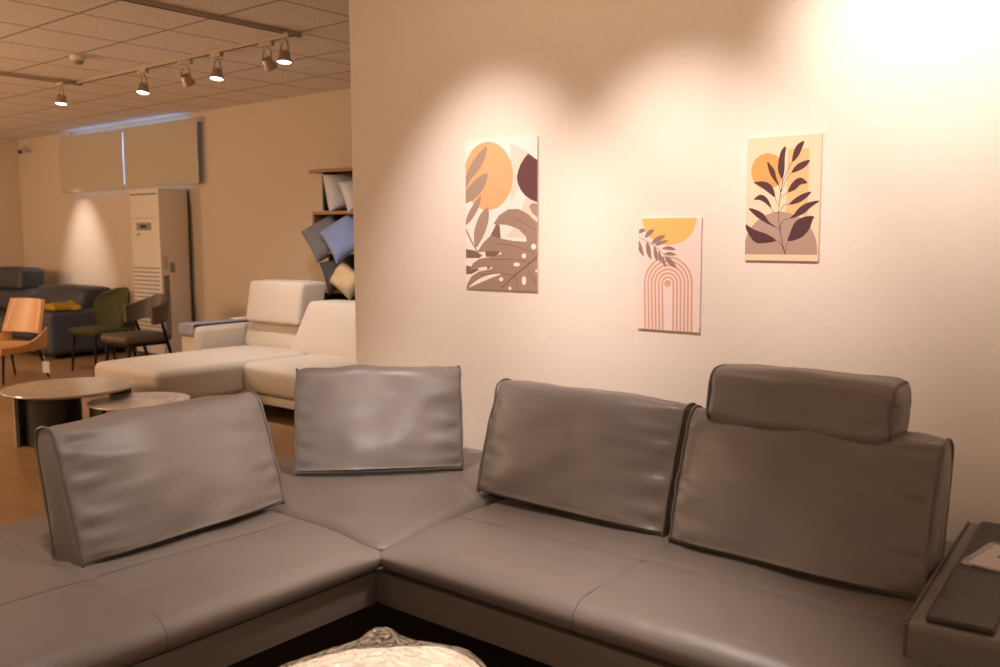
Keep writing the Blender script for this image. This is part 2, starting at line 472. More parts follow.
# cushion in side view (y back, z up); front bottom edge at the origin
PROF = [(0.0, .012), (.004, .04), (.024, .12), (.052, .21), (.082, .30), (.104, .36), (.124, .393), (.150, .404), (.178, .400), (.200, .384), (.206, .35), (.196, .29), (.178, .21), (.160, .12), (.145, .04), (.138, .010), (.115, 0), (.07, -.002), (.025, 0)]
def cushion_parts(root, W, seed, prof=PROF, puff=.046, wr=1.1, cols=110):
    P = catmull([Vector((0, y, z)) for y, z in prof], 6, True); n = len(P)
    N = []
    for i in range(n):
        t = P[(i+1) % n]-P[i-1]; N.append(Vector((0, t.z, -t.y)).normalized())
    cen = sum(P, Vector())/n
    for i in range(n):
        if N[i].dot(P[i]-cen) < 0: N[i] = -N[i]
    L = [0]
    for i in range(1, n): L.append(L[-1]+(P[i]-P[i-1]).length)
    bm = bmesh.new(); rings = []
    for c in range(cols+1):
        t = c/cols; u = -math.cos(PI*t)*.55+(2*t-1)*.45   # denser at the ends
        e = 1-abs(u)
        ring = []
        for i in range(n):
            p = P[i].copy()
            bottom = 1. if p.z > .02 else .15
            front = max(0., -N[i].y); back = max(0., N[i].y)
            pf = puff*(1-abs(u)**3.2)*bottom*(front**1.3+.6*back+.12)*(1-.35*max(0., (p.z-.28)/.12))
            # gathers that run in from the side seams and die out
            side = 1 if u > 0 else -1
            k = noise.noise(Vector((side*7.3+seed*3.1, L[i]*26, e*2.2+seed)))
            k2 = noise.noise(Vector((side*2.3+seed*1.7, L[i]*55, e*4.+seed)))
            g = (k*.024*math.exp(-e/.24)+k2*.010*math.exp(-e/.11))*wr*min(1, e*10)
            # broad soft hollows of the filling
            s = noise.noise(Vector((u*1.5+seed*5, L[i]*4.5, seed*2.)))*.024*(1-u*u)
            s += noise.noise(Vector((u*2.6+seed, L[i]*12, seed*4.)))*.006*(1-u*u)*wr
            d = (pf+(g+s)*(bottom if p.z > .02 else 0))
            q = p+N[i]*d
            q.x = u*W/2
            q.z = max(q.z, .0)
            # ends sag in a little at the middle of the side seam
            ring.append(bm.verts.new(q))
        rings.append(ring)
    for A, B in zip(rings, rings[1:]):
        for i in range(n):
            bm.faces.new((A[i], A[(i+1) % n], B[(i+1) % n], B[i]))
    for s, ring in ((-1, rings[0]), (1, rings[-1])):
        prev = ring
        for f_, o_ in ((.8, .006), (.5, .010), (.2, .012)):
            cur = [bm.verts.new(cen+(P[i]-cen)*f_+Vector((s*(W/2+o_), 0, 0))) for i in range(n)]
            for i in range(n): bm.faces.new((prev[i], prev[(i+1) % n], cur[(i+1) % n], cur[i]))
            prev = cur
        bm.faces.new(prev)
    cover = obj('cover', bm, M['leather'], root)
    for s in (-1, 1):
        bm = bmesh.new()
        pts = []
        for i in range(n):
            wob = noise.noise(Vector((L[i]*14, seed*3+s, 1)))*.005
            q = P[i]+N[i]*(.003+wob*.5); q.x = s*(W/2+.002+wob)
            q.z = max(q.z, .006)
            pts.append(q)
        tube(bm, pts, .0042, 7, True)
        obj('piping', bm, M['welt'], root)
    return cover

ZS = ST+.006
def back_cushion(label, x, y, rz, W, seed, **k):
    t = thing('back_cushion', label, 'cushion', (x, y, ZS), rz, 'leather back cushions of the corner sofa')
    cushion_parts(t, W, seed, **k)
    return t
back_cushion('taupe leather back cushion on the left seat, nearest the round coffee tables', -2.545, 1.562, math.radians(95), .755, 1, prof=[(y, z*.975) for y, z in PROF])
back_cushion('taupe leather back cushion set diagonally on the corner seat', -2.625, 2.45, math.radians(46), .66, 2)
back_cushion('taupe leather back cushion without headrest, below the small arch picture', -1.745, 2.475, math.radians(-2), .785, 3)
back_cushion('taupe leather back cushion under the headrest bolster, beside the armrest', -.945, 2.430, math.radians(-1), .735, 4)

# upright supports the cushions lean on (part of the sofa)
def support(x, y, rz, W):
    def fn(w, u):
        w = w.copy(); w.y += (w.z+.16)*.24
        return w
    bm = RB(0, 0, .16, W/2, .026, .16, .022, n=(10, 2, 10), k=3, fn=fn)
    mt = Matrix.Translation((x-OX, y-OY, ST-.01)) @ Matrix.Rotation(rz, 4, 'Z') @ Matrix.Translation((0, .205, 0))
    bmesh.ops.transform(bm, matrix=mt, verts=bm.verts[:])
    obj('back_support', bm, M['leather'], sofa)
support(-2.545, 1.57, math.radians(95), .70)
support(-2.625, 2.45, math.radians(46), .62)
support(-1.745, 2.475, math.radians(-2), .70)
support(-.945, 2.430, math.radians(-1), .70)

# headrest bolster on top of the right back cushion
hr = thing('headrest_bolster', 'long taupe leather headrest bolster lying on top of the right back cushion', 'headrest', (-.972, 2.60, .806))
def hfn(w, u):
    w = w.copy()
    e = 1-abs(u.x)**4
    w.y += (w.y/.075)*.010*e; w.z += (w.z/.085)*.008*e
    g = noise.noise(Vector((w.x*8, w.z*20, w.y*12)))*.006+noise.noise(Vector((u.x*3, w.z*34+7, 1)))*.006*abs(u.x)**3
    w.z += g; w.y += g
    w.y += (w.z)*.18
    return w
obj('cover', RB(0, 0, .085, .287, .075, .083, .045, n=(50, 8, 8), k=5, fn=hfn), M['leather'], hr)
for s in (-1, 1):
    pts = []
    for i in range(64):
        a = 2*PI*i/64; c, q = math.cos(a), math.sin(a)
        py = .072*math.copysign(abs(c)**.55, c); pz = .081*math.copysign(abs(q)**.55, q)
        pts.append((s*.268, py+pz*.18, .085+pz))
    obj('piping', TB(pts, .0045, 6, True), M['welt'], hr)

# armrest with its dark pad (part of the sofa)
arm_m = Matrix.Translation((-.535-OX, 2.08-OY, ST)) @ Matrix.Rotation(math.radians(3.7), 4, 'Z')
bm = RB(.20, .44, .044, .20, .44, .049, .018, n=(10, 20, 3), k=3)
bmesh.ops.transform(bm, matrix=arm_m, verts=bm.verts[:])
arm = obj('armrest', bm, M['leather'], sofa)
bm = bmesh.new()
tube(bm, [(.004, .012, .091), (.002, .44, .093), (.004, .87, .091)], .004, 6)
tube(bm, [(.004, .004, .006), (.004, .004, .088)], .004, 6)
bmesh.ops.transform(bm, matrix=arm_m, verts=bm.verts[:])
obj('piping', bm, M['welt'], arm)
def padfn(w, u):
    w = w.copy(); w.z += .003*noise.noise(Vector((w.x*10, w.y*14, 3)))
    return w
bm = RB(.108, .44, .1005, .068, .415, .008, .006, n=(8, 30, 1), k=3, fn=padfn)
bmesh.ops.transform(bm, matrix=arm_m, verts=bm.verts[:])
obj('arm_pad', bm, M['dark_leather'], arm, label='darker leather pad lying along the armrest')

# clear pouch with a printed paper
pp = thing('paper_pouch', 'white printed paper in a clear pouch lying on the dark armrest pad', 'document pouch', (-.400, 2.60, ST+.1095), math.radians(-8))
bm = bmesh.new(); box(bm, -.085, .085, -.10, .10, .0015, .0040, bev=.001)
box(bm, -.045, -.012, -.012, .045, .0042, .0048, mi=1)
box(bm, .01, .06, .03, .036, .0042, .0048, mi=1); box(bm, .01, .06, .01, .016, .0042, .0048, mi=1); box(bm, .01, .05, -.01, -.004, .0042, .0048, mi=1)
obj('paper', bm, [M['paper'], M['print_grey']], pp, False)
def pf(w, u):
    w = w.copy(); w.z += .0015*noise.noise(Vector((w.x*40, w.y*40, 9)))
    return w
obj('clear_sleeve', RB(0, 0, .0045, .10, .115, .0035, .003, n=(20, 20, 1), k=2, fn=pf), M['film'], pp)

# wrapped bundle between the sofa arms and a dark sheet under it
tag(obj('floor_sheet', bx(-2.7, 1.2, -1.2, 2.5, 0, .008), M['floor_sheet'], None, False), 'dark brown sheet on the floor inside the corner of the sofa', 'floor_sheet')  # flat dark sheet added to darken the floor in this corner
wb = thing('wrapped_bundle', 'low cream bundle wrapped in crumpled clear plastic film on the floor', 'wrapped package', (-1.36, 1.255, .008), math.radians(-40))
def dome(w, u, amp, sc):
    w = w.copy()
    r2 = u.x*u.x+u.y*u.y
    t = (w.z+.17)/.34
    w.z += t*.055*(1-min(1.4, r2))
    n = fbm(w.x+2, w.y, w.z, sc)
    w.z += amp*n*t; w.x += amp*.6*fbm(w.x+7, w.y+3, w.z, sc); w.y += amp*.6*fbm(w.x+11, w.y+5, w.z, sc)
    return w
obj('foam_core', RB(0, 0, .200, .27, .27, .187, .07, n=(24, 24, 8), k=4, fn=lambda w, u: dome(w, u, .008, 7)), M['wrap_core'], wb)
def film_fn(w, u):
    w = dome(w, u, .009, 9)
    w += Vector((noise.noise(w*45), noise.noise(w*45+Vector((9, 0, 0))), noise.noise(w*45+Vector((0, 9, 0)))))*.0045
    d = math.hypot(w.x+.225, w.y-.02)
    w.z += .042*math.exp(-(d/.05)**2)*max(0, u.z)
    return w
obj('plastic_film', RB(0, 0, .204, .277, .277, .194, .075, n=(64, 64, 16), k=5, fn=film_fn), M['film'], wb, False)

# ------------------------------------------------------------------ pictures
def clip_rect(poly):
    """clip a polygon to the unit square"""
    def cut(P, ins, inter):
        out = []
        for i in range(len(P)):
            a, b = P[i-1], P[i]
            if ins(b):
                if not ins(a): out.append(inter(a, b))
                out.append(b)
            elif ins(a): out.append(inter(a, b))
        return out
    for ax in (0, 1):
        for lim, sg in ((0., 1), (1., -1)):
            def ins(p): return (p[ax]-lim)*sg >= -1e-9
            def inter(a, b):
                t = (lim-a[ax])/(b[ax]-a[ax])
                return tuple(a[k]+(b[k]-a[k])*t for k in (0, 1))
            if poly: poly = cut(poly, ins, inter)
    return poly

class Art:
    def __init__(s, quad, size):
        s.q = [np.array(p, float) for p in quad]; s.w, s.h = size; s.polys = []; s.k = 0
    def uv(s, p):
        """position inside the traced outline, 0..1 from the lower left"""
        tl, tr, br, bl = s.q; u, v = .5, .5; p = np.array(p, float)
        for _ in range(8):
            f = (1-v)*((1-u)*bl+u*br)+v*((1-u)*tl+u*tr)-p
            du = (1-v)*(br-bl)+v*(tr-tl); dv = ((1-u)*tl+u*tr)-((1-u)*bl+u*br)
            d = np.linalg.solve(np.array([du, dv]).T, -f); u += d[0]; v += d[1]
        return (u, v)
    def poly(s, pts, m, smooth=0, hold=False):
        if smooth: pts = [(q.x, q.y) for q in catmull([Vector((a, b, 0)) for a, b in pts], smooth, True)]
        s.polys.append((clip_rect([s.uv(p) for p in pts]), m, s.k)); s.k += 0 if hold else 1
    def ell(s, cx, cy, rx, ry, m, n=48, a0=0, a1=2*PI):
        s.poly([(cx+rx*math.cos(a0+(a1-a0)*i/n), cy+ry*math.sin(a0+(a1-a0)*i/n)) for i in range(n)], m)
    def line(s, pts, wd, m):
        P = catmull([Vector((a, b, 0)) for a, b in pts], 6)
        for a, b in zip(P, P[1:]):
            d = (b-a)
            if d.length < 1e-6: continue
            d.normalize(); nn = Vector((-d.y, d.x, 0))*wd/2; e = d*wd*.2
            s.poly([tuple((a+nn-e)[:2]), tuple((b+nn+e)[:2]), tuple((b-nn+e)[:2]), tuple((a-nn-e)[:2])], m, hold=True)
        s.k += 1
    def leaf(s, pts, m): s.poly(pts, m, 4)
    def build(s, name, label, x, z, mats, tilt=0.):
        bm = bmesh.new(); T = .006
        box(bm, 0, s.w, -T, 0, 0, s.h, mi=0)
        for pl, m, i in s.polys:
            if len(pl) < 3: continue
            y = -T-.00005-.000012*i
            vs = [bm.verts.new((u*s.w, y, v*s.h)) for u, v in pl]
            try: f = bm.faces.new(vs)
            except ValueError: continue
            f.material_index = m
            f.normal_update()
            if f.normal.y > 0: f.normal_flip()
        me = bpy.data.meshes.new(name)
        bm.to_mesh(me); bm.free()
        for k in mats: me.materials.append(k)
        o = bpy.data.objects.new(name, me); C.objects.link(o)
        o.location = (x, W_Y-.001, z); o.rotation_euler = (0, tilt, 0)
        tag(o, label, 'wall picture', 'botanical prints on the picture wall')
        return o
def ink(n, rgb): return mat('print_'+n, rgb, .75, spec=.2)

# left: monstera print
a = Art([(62, 65), (338, 46), (338, 634), (68, 622)], (.405, .656))
a.poly([(238, 68), (325, 118), (275, 235), (240, 285)], 1)
a.poly([(225, 425), (260, 380), (300, 262), (338, 290), (338, 420), (300, 430)], 1)
a.ell(153, 193, 96, 129, 2)
a.poly([(342, 138), (305, 110), (290, 128), (276, 152), (267, 178), (263, 200), (267, 222), (277, 246), (292, 266), (312, 282), (342, 296)], 3)
for L in ([(148, 82), (124, 98), (90, 140), (64, 195), (60, 245), (85, 205), (120, 165), (143, 120)],
          [(150, 182), (110, 200), (75, 235), (60, 258), (60, 294), (90, 285), (125, 255), (144, 220)],
          [(124, 265), (95, 300), (72, 340), (64, 378), (85, 362), (110, 325), (123, 292)],
          [(152, 312), (125, 335), (105, 380), (98, 420), (105, 465), (130, 432), (148, 390), (157, 350)]): a.leaf(L, 4)
a.line([(64, 392), (84, 432), (112, 482)], 5, 4)
a.poly([(64, 470), (100, 476), (132, 495), (120, 505), (64, 505)], 5)
a.poly([(64, 533), (100, 540), (120, 550), (90, 566), (64, 568)], 5)
a.poly([(142, 478), (200, 478), (198, 488), (180, 500), (145, 500)], 5)
a.poly([(160, 425), (186, 374), (199, 380), (203, 432)], 5)
a.poly([(150, 535), (172, 534), (152, 552)], 5)
a.poly([(340, 298), (318, 298), (308, 308), (320, 335), (340, 352)], 4)
a.poly([(340, 372), (302, 336), (268, 318), (230, 320), (196, 342), (174, 376), (225, 378), (268, 394), (298, 424), (300, 443), (250, 440), (200, 430), (165, 418), (136, 445), (110, 484), (160, 478), (200, 480), (207, 490), (170, 500), (120, 508), (95, 525), (82, 551), (130, 540), (172, 537), (168, 548), (120, 556), (90, 575), (74, 600), (66, 626), (340, 640)], 6)
a.leaf([(78, 618), (115, 588), (160, 570), (205, 566), (160, 585), (120, 602)], 0)
for L in ([(205, 622), (250, 578), (300, 535), (340, 498)],): a.line(L, 5, 5)
for L in ([(252, 350), (290, 372), (336, 400)], [(178, 448), (250, 458), (330, 488)], [(165, 512), (240, 510), (312, 522)], [(125, 570), (190, 564), (257, 572)], [(260, 570), (263, 600), (268, 630)], [(300, 545), (318, 575), (334, 606)]): a.line(L, 2.6, 5)
for cx, cy, rx, ry in ((325, 462, 9, 11), (290, 497, 8, 10), (263, 530, 12, 8), (205, 587, 8, 8), (290, 592, 8, 17), (238, 622, 6, 7), (335, 555, 4, 6)): a.ell(cx, cy, rx, ry, 0, 20)
a.build('wall_picture', 'tall print of a big monstera leaf under an orange circle, leftmost on the wall', -2.740, 1.140,
        [ink('blush', (236, 218, 206)), ink('pale_pink', (226, 198, 182)), ink('orange', (226, 164, 116)), ink('plum', (104, 66, 64)), ink('taupe', (164, 136, 116)), ink('umber', (128, 100, 84)), ink('brown', (158, 128, 108))])

# middle: arch print
a = Art([(72, 62), (370, 62), (358, 610), (65, 585)], (.268, .432))
a.ell(218, 62, 129, 128, 1)
k = 1.12; cx, cy = 212, 372
for r in (112, 95, 78, 61, 44, 27):
    ro, ri = r+4.5, r-4.5
    pts = [(cx+4-ro, 640)]+[(cx-ro*math.cos(PI*i/30), cy-ro*k*math.sin(PI*i/30)) for i in range(31)]+[(cx-3+ro, 640)]
    pts += [(cx-3+ri, 640)]+[(cx+ri*math.cos(PI*i/30), cy-ri*k*math.sin(PI*i/30)) for i in range(31)]+[(cx+4-ri, 640)]
    n_ = len(pts)//2
    for i in range(n_-1):
        a.poly([pts[i], pts[i+1], pts[-2-i], pts[-1-i]], 2, hold=True)
a.ell(211, 372, 16, 17, 2, 24)
a.line([(66, 148), (110, 170), (150, 196), (190, 230), (215, 258)], 3, 3)
for L in ([(66, 132), (78, 112), (95, 111), (103, 122), (84, 130)], [(100, 151), (112, 125), (130, 115), (148, 117), (130, 140), (112, 151)],
          [(135, 181), (150, 155), (180, 143), (201, 147), (180, 165), (150, 181)], [(150, 187), (175, 170), (214, 168), (190, 183), (165, 191)],
          [(185, 206), (210, 195), (235, 200), (249, 213), (215, 213)], [(195, 230), (220, 222), (240, 228), (253, 238), (215, 239)],
          [(200, 248), (220, 250), (240, 270), (253, 299), (225, 286), (208, 269)],
          [(66, 160), (85, 190), (97, 240), (80, 226), (64, 195)], [(110, 173), (127, 198), (133, 254), (114, 235), (107, 205)],
          [(145, 195), (161, 218), (164, 262), (147, 242)], [(168, 216), (181, 240), (181, 272), (167, 252)], [(184, 238), (199, 265), (204, 294), (187, 275)]): a.leaf(L, 3)
a.build('wall_picture', 'small print of concentric arches with a yellow half sun, lowest and in the middle', -1.838, 1.012,
        [ink('rose', (232, 206, 194)), ink('sun', (228, 180, 104)), ink('terracotta', (212, 160, 134)), ink('mauve_brown', (150, 118, 106))])

# right: branch print
a = Art([(62, 60), (393, 48), (372, 612), (48, 600)], (.266, .433))
a.poly([(245, 110), (338, 112), (330, 410), (235, 390)], 1)
a.ell(153, 207, 75, 80, 2)
a.poly([(44, 573)]+[(207-162*math.cos(PI*i/24), 555-168*math.sin(PI*i/24)) for i in range(25)]+[(370, 583)], 3)
a.line([(230, 577), (214, 500), (203, 420), (207, 340), (222, 255), (262, 168)], 2.6, 4)
for L in ([(195, 458), (205, 466)], [(190, 515), (212, 530), (228, 565)], [(245, 518), (235, 545), (230, 573)], [(255, 418), (228, 424), (214, 445), (211, 475)], [(168, 368), (180, 388), (204, 390)],
          [(250, 355), (228, 358), (204, 392)], [(187, 320), (192, 340), (206, 362)], [(245, 300), (225, 315), (209, 330)], [(206, 272), (210, 295), (212, 318)], [(222, 235), (218, 260), (214, 300)], [(262, 215), (240, 240), (214, 300)]): a.line(L, 2.2, 4)
for L in ([(236, 100), (215, 118), (203, 160), (200, 200), (214, 238), (224, 232), (230, 195), (231, 150)], [(316, 79), (285, 95), (268, 130), (264, 169), (290, 145), (305, 115)],
          [(151, 164), (163, 215), (185, 250), (207, 274), (193, 235), (186, 205), (170, 182)], [(341, 162), (300, 172), (275, 190), (261, 217), (300, 205), (325, 188)],
          [(90, 255), (120, 250), (150, 255), (175, 275), (187, 322), (150, 295), (115, 270)], [(329, 263), (305, 240), (280, 245), (258, 268), (244, 301), (275, 292), (300, 270)],
          [(90, 330), (115, 310), (140, 315), (160, 340), (169, 369), (140, 345), (115, 332)], [(346, 302), (310, 310), (275, 330), (249, 356), (290, 350), (325, 328)],
          [(67, 369), (100, 375), (135, 395), (160, 430), (196, 459), (145, 435), (100, 405)], [(381, 343), (330, 350), (295, 370), (270, 400), (254, 419), (310, 400), (345, 370)],
          [(48, 438), (95, 465), (150, 485), (191, 515), (140, 525), (100, 522), (70, 490)], [(356, 411), (315, 412), (275, 435), (255, 480), (244, 519), (300, 505), (335, 470), (350, 430)]): a.leaf(L, 4)
a.build('wall_picture', 'small print of a dark leafy branch over an orange circle, rightmost on the wall', -1.396, 1.288,
        [ink('peach', (232, 196, 164)), ink('apricot', (226, 172, 120)), ink('amber', (218, 150, 84)), ink('mushroom', (172, 140, 122)), ink('aubergine', (84, 54, 54))])

# ------------------------------------------------------------------ beige sofa with chaise
bs = thing('chaise_sofa', 'beige fabric chaise sofa behind the corner sofa, facing the coffee tables', 'sofa', (-5.6, 4.5, 0))
BX, BY = -5.6, 4.5
def soft(parent, name, x0, x1, y0, y1, z0, z1, r, m, n=(16, 16, 5), crown=.012, lean=0., seed=0, ox=BX, oy=BY, taper=0., label=None):
    hx, hy, hz = (x1-x0)/2, (y1-y0)/2, (z1-z0)/2
    def fn(w, u):
        w = w.copy()
        e = (1-min(1, abs(u.x))**4)*(1-min(1, abs(u.y))**4)
        ez = (1-min(1, abs(u.z))**4)
        w.z += u.z*crown*e if u.z > 0 else 0
        w.y += u.y*crown*(1-min(1, abs(u.x))**4)*ez
        w.x += taper*(u.z+1)/2*(1-u.x)*hx*.5
        w.y += lean*(w.z+hz)
        w += Vector((1, 1, 1))*.003*noise.noise(Vector((w.x*6+seed, w.y*6, w.z*6)))
        return w
    return obj(name, RB((x0+x1)/2-ox, (y0+y1)/2-oy, (z0+z1)/2, hx, hy, hz, r, n=n, k=3, fn=fn), m, parent, label=label)
soft(bs, 'chaise_cushion', -6.82, -5.90, 3.38, 4.86, .17, .42, .05, M['beige'], crown=.02)
soft(bs, 'seat_cushion', -5.895, -4.4, 4.08, 4.9, .19, .415, .045, M['beige'], crown=.02, seed=4)
obj('base', bx(-6.79-BX, -5.95-BX, 3.45-BY, 5.2-BY, .10, .185, bev=.01), M['beige'], bs)
obj('base', bx(-5.90-BX, -4.42-BX, 4.09-BY, 5.2-BY, .12, .185, bev=.01), M['beige'], bs)
# tall backrest in two pieces, low backrest on the right
soft(bs, 'backrest', -6.90, -6.06, 4.80, 5.05, .40, .625, .03, M['beige'], lean=.25, crown=.01, seed=5)
soft(bs, 'headrest', -6.84, -6.10, 4.78, 5.05, .63, .985, .028, M['beige'], lean=.20, crown=.012, seed=6)
soft(bs, 'backrest', -6.14, -4.95, 4.70, 4.98, .40, .835, .03, M['beige'], lean=.36, crown=.012, seed=7, taper=.17)
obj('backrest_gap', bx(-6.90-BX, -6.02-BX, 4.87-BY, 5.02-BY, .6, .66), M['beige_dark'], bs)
soft(bs, 'backrest', -4.94, -4.2, 4.70, 4.98, .40, .835, .03, M['beige'], lean=.33, crown=.012, seed=17)
soft(bs, 'armrest', -7.20, -6.92, 4.36, 5.15, .17, .60, .05, M['beige'], crown=.006, seed=8)
obj('back_frame', bx(-6.92-BX, -4.42-BX, 5.08-BY, 5.24-BY, .12, .64, bev=.02), M['beige'], bs)
for lx, ly in ((-6.75, 3.55), (-6.0, 3.55), (-5.2, 4.2), (-4.5, 4.2), (-6.75, 5.1), (-4.5, 5.1)):
    obj('leg', bx(lx-.02-BX, lx+.02-BX, ly-.06-BY, ly+.06-BY, 0, .125, bev=.004), M['black_metal'], bs)
cl = thing('cloth_swatch', 'grey cloth draped over the left armrest of the beige sofa', 'cloth', (-7.06, 4.80, .6))
bm = bmesh.new()
G = []
for i in range(31):
    s = i/30
    row = []
    for j in range(15):
        t = j/14; x = -.155+.31*t
        if s < .12: y = -.448; z = .018-(.12-s)*1.0+.01
        else: y = -.44+(s-.12)*.85; z = .014+.002*noise.noise(Vector((x*20, y*14, 0)))
        x_ = x*.72-.02
        row.append(bm.verts.new((x_, y, z+.006)))
    G.append(row)
for i in range(30):
    for j in range(14): bm.faces.new((G[i][j], G[i][j+1], G[i+1][j+1], G[i+1][j]))
o = obj('fabric', bm, M['cloth_grey'], cl)
so = o.modifiers.new('thickness', 'SOLIDIFY'); so.thickness = .006; so.offset = 1
tag(obj('fabric_booklet', bx(-.05, .05, -.11, .11, 0, .012, bev=.003), M['paper'], None), 'flat white booklet lying on the grey cloth of the beige armrest', 'booklet').location = (-7.08, 4.95, .627)

# ------------------------------------------------------------------ shelf and throw pillows
sh = thing('display_shelf', 'tall walnut and black open shelf holding throw pillows by the back wall', 'shelf', (-6.1, 5.62, 0))
HX, HY = -6.1, 5.62
def sbox(name, x0, x1, y0, y1, z0, z1, m): return obj(name, bx(x0-HX, x1-HX, y0-HY, y1-HY, z0, z1, bev=.002), m, sh, False)
SF, SBK = 5.45, 5.79
sbox('shelf_board', -6.72, -5.4, SF, SBK, 1.955, 1.985, M['wood'])
sbox('side_panel', -6.56, -6.535, SF+.02, SBK, 1.61, 1.955, M['dark_panel'])
sbox('shelf_board', -6.69, -5.4, SF, SBK, 1.575, 1.605, M['wood'])
sbox('side_panel', -6.69, -6.665, SF, SBK, 1.245, 1.575, M['wood'])
sbox('back_panel', -6.665, -6.28, SBK-.015, SBK, 1.245, 1.575, M['dark_panel'])
sbox('shelf_board', -6.69, -5.4, SF, SBK, 1.215, 1.245, M['wood'])
sbox('side_panel', -6.50, -6.475, SF+.02, SBK, .89, 1.215, M['dark_panel'])
sbox('back_panel', -6.475, -5.6, SBK-.015, SBK, .89, 1.18, M['dark_panel'])
sbox('shelf_board', -6.60, -5.4, SF, SBK, .86, .89, M['wood'])
sbox('side_panel', -6.60, -6.575, SF, SBK, .0, .86, M['dark_panel'])
sbox('back_panel', -6.575, -6.2, SBK-.015, SBK, .5, .86, M['dark_panel'])
sbox('shelf_board', -6.60, -5.4, SF, SBK, .46, .49, M['wood'])
sbox('side_panel', -5.425, -5.4, SF, SBK, .0, 1.955, M['dark_panel'])
sbox('back_panel', -6.535, -5.425, SBK-.015, SBK, 1.61, 1.95, M['dark_panel'])

def pillow_bm(w, h, t, seed):
    bm = bmesh.new(); n = 24; sides = []
    for s in (1, -1):
        g = []
        for i in range(n+1):
            row = []
            for j in range(n+1):
                u, v = 2*i/n-1, 2*j/n-1
                th = t/2*((1-u**4)*(1-v**4))**.55
                pin = 1-.07*(1-abs(v)**2)*abs(u)**3; pin2 = 1-.07*(1-abs(u)**2)*abs(v)**3
                nz = .012*noise.noise(Vector((u*2+seed, v*2, s)))*((1-u*u)*(1-v*v))
                row.append(Vector((u*w/2*pin, s*(th+nz), v*h/2*pin2)))
            g.append(row)
        sides.append(g)
    vs = {}
    def V(p):
        k = tuple(round(c, 5) for c in p)
        if k not in vs: vs[k] = bm.verts.new(p)
        return vs[k]
    for g in sides:
        for i in range(n):
            for j in range(n):
                f = [V(g[i][j]), V(g[i+1][j]), V(g[i+1][j+1]), V(g[i][j+1])]
                q = []
                for x in f:
                    if x not in q: q.append(x)
                if len(q) > 2:
                    try: bm.faces.new(q)
                    except ValueError: pass
    return bm
def pillow(label, loc, rot, size, m, seed):
    o = obj('throw_pillow', pillow_bm(*size, seed), m)
    o.location = loc; o.rotation_euler = rot
    tag(o, label, 'pillow', 'throw pillows on the shelf')
R = math.radians
pillow('pale grey throw pillow standing on edge on the top shelf, left one', (-6.40, 5.58, 1.785), (R(-6), R(-7), R(80)), (.36, .34, .17), M['p_white'], 1)
pillow('pale grey throw pillow half hidden by the wall corner, top shelf', (-6.17, 5.58, 1.755), (R(-16), R(-12), R(70)), (.34, .29, .14), M['p_white'], 2)
pillow('mid grey throw pillow poking out of the middle shelf', (-6.56, 5.50, 1.365), (R(-24), R(-30), R(42)), (.37, .37, .16), M['p_grey'], 3)
pillow('light blue throw pillow on the middle shelf', (-6.26, 5.46, 1.365), (R(-24), R(-32), R(42)), (.36, .36, .16), M['p_blue'], 4)
pillow('charcoal throw pillow on the lowest visible shelf', (-6.42, 5.55, 1.03), (R(-20), R(-16), R(45)), (.33, .33, .16), M['p_dark'], 5)
pillow('cream throw pillow on the lowest visible shelf, beside the charcoal one', (-6.20, 5.42, .985), (R(-40), R(-58), R(35)), (.24, .36, .14), M['p_cream'], 6)

# ------------------------------------------------------------------ floor standing air conditioner
ac = thing('air_conditioner', 'tall white floor standing air conditioner below the roller blinds', 'air conditioner', (-9.57, 5.60, 0))
AW, AD, AH = .30, .18, 1.91
bm = bx(-AW, AW, -AD, AD, .06, AH, bev=.012); obj('body', bm, M['ac_white'], ac)
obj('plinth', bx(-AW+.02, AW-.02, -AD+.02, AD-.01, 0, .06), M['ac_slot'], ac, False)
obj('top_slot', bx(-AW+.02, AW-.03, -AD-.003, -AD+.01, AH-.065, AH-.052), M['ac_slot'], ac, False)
obj('panel_seam', bx(-AW+.01, AW-.01, -AD-.002, -AD+.01, AH-.325, AH-.320), M['ac_grey'], ac, False)
d = obj('control_panel', bx(-.17, .13, -AD-.006, -AD+.01, AH-.46, AH-.375, bev=.003), M['ac_grey'], ac, False)
obj('screen', bx(-.085, .04, -AD-.009, -AD, AH-.435, AH-.40), M['black_glass'], d, False)
obj('sticker', bx(-.165, -.115, -AD-.003, -AD+.01, AH-.52, AH-.49), M['ac_grey'], ac, False)
bm = bmesh.new()
for i in range(18): box(bm, -AW+.02, AW-.04, -AD-.002, -AD+.01, .22+i*.047, .236+i*.047)
obj('intake_grille', bm, M['ac_grey'], ac, False)
bm = bmesh.new()
for i in range(6): box(bm, AW-.005, AW+.002, -AD+.03+i*.012, -AD+.036+i*.012, .25, .95)
obj('side_vent', bm, M['ac_slot'], ac, False)
bm = bmesh.new()
for i in range(7): box(bm, AW-.005, AW+.002, -AD+.03, -AD+.09, 1.02+i*.022, 1.028+i*.022)
obj('side_vent', bm, M['ac_grey'], ac, False)
sw = obj('side_handle', bx(AW-.004, AW+.006, -AD+.11, -AD+.17, .98, 1.09, bev=.002), M['ac_grey'], ac, False)
obj('shadow_line', TB([(AW-.02, AD+.012, AH-.02), (AW+.012, AD+.01, 1.6), (AW+.014, AD+.01, .8), (AW+.014, AD+.01, .1)], .010, 6), M['dark_panel'], ac)  # dark tube drawn for the shadow gap down the right side

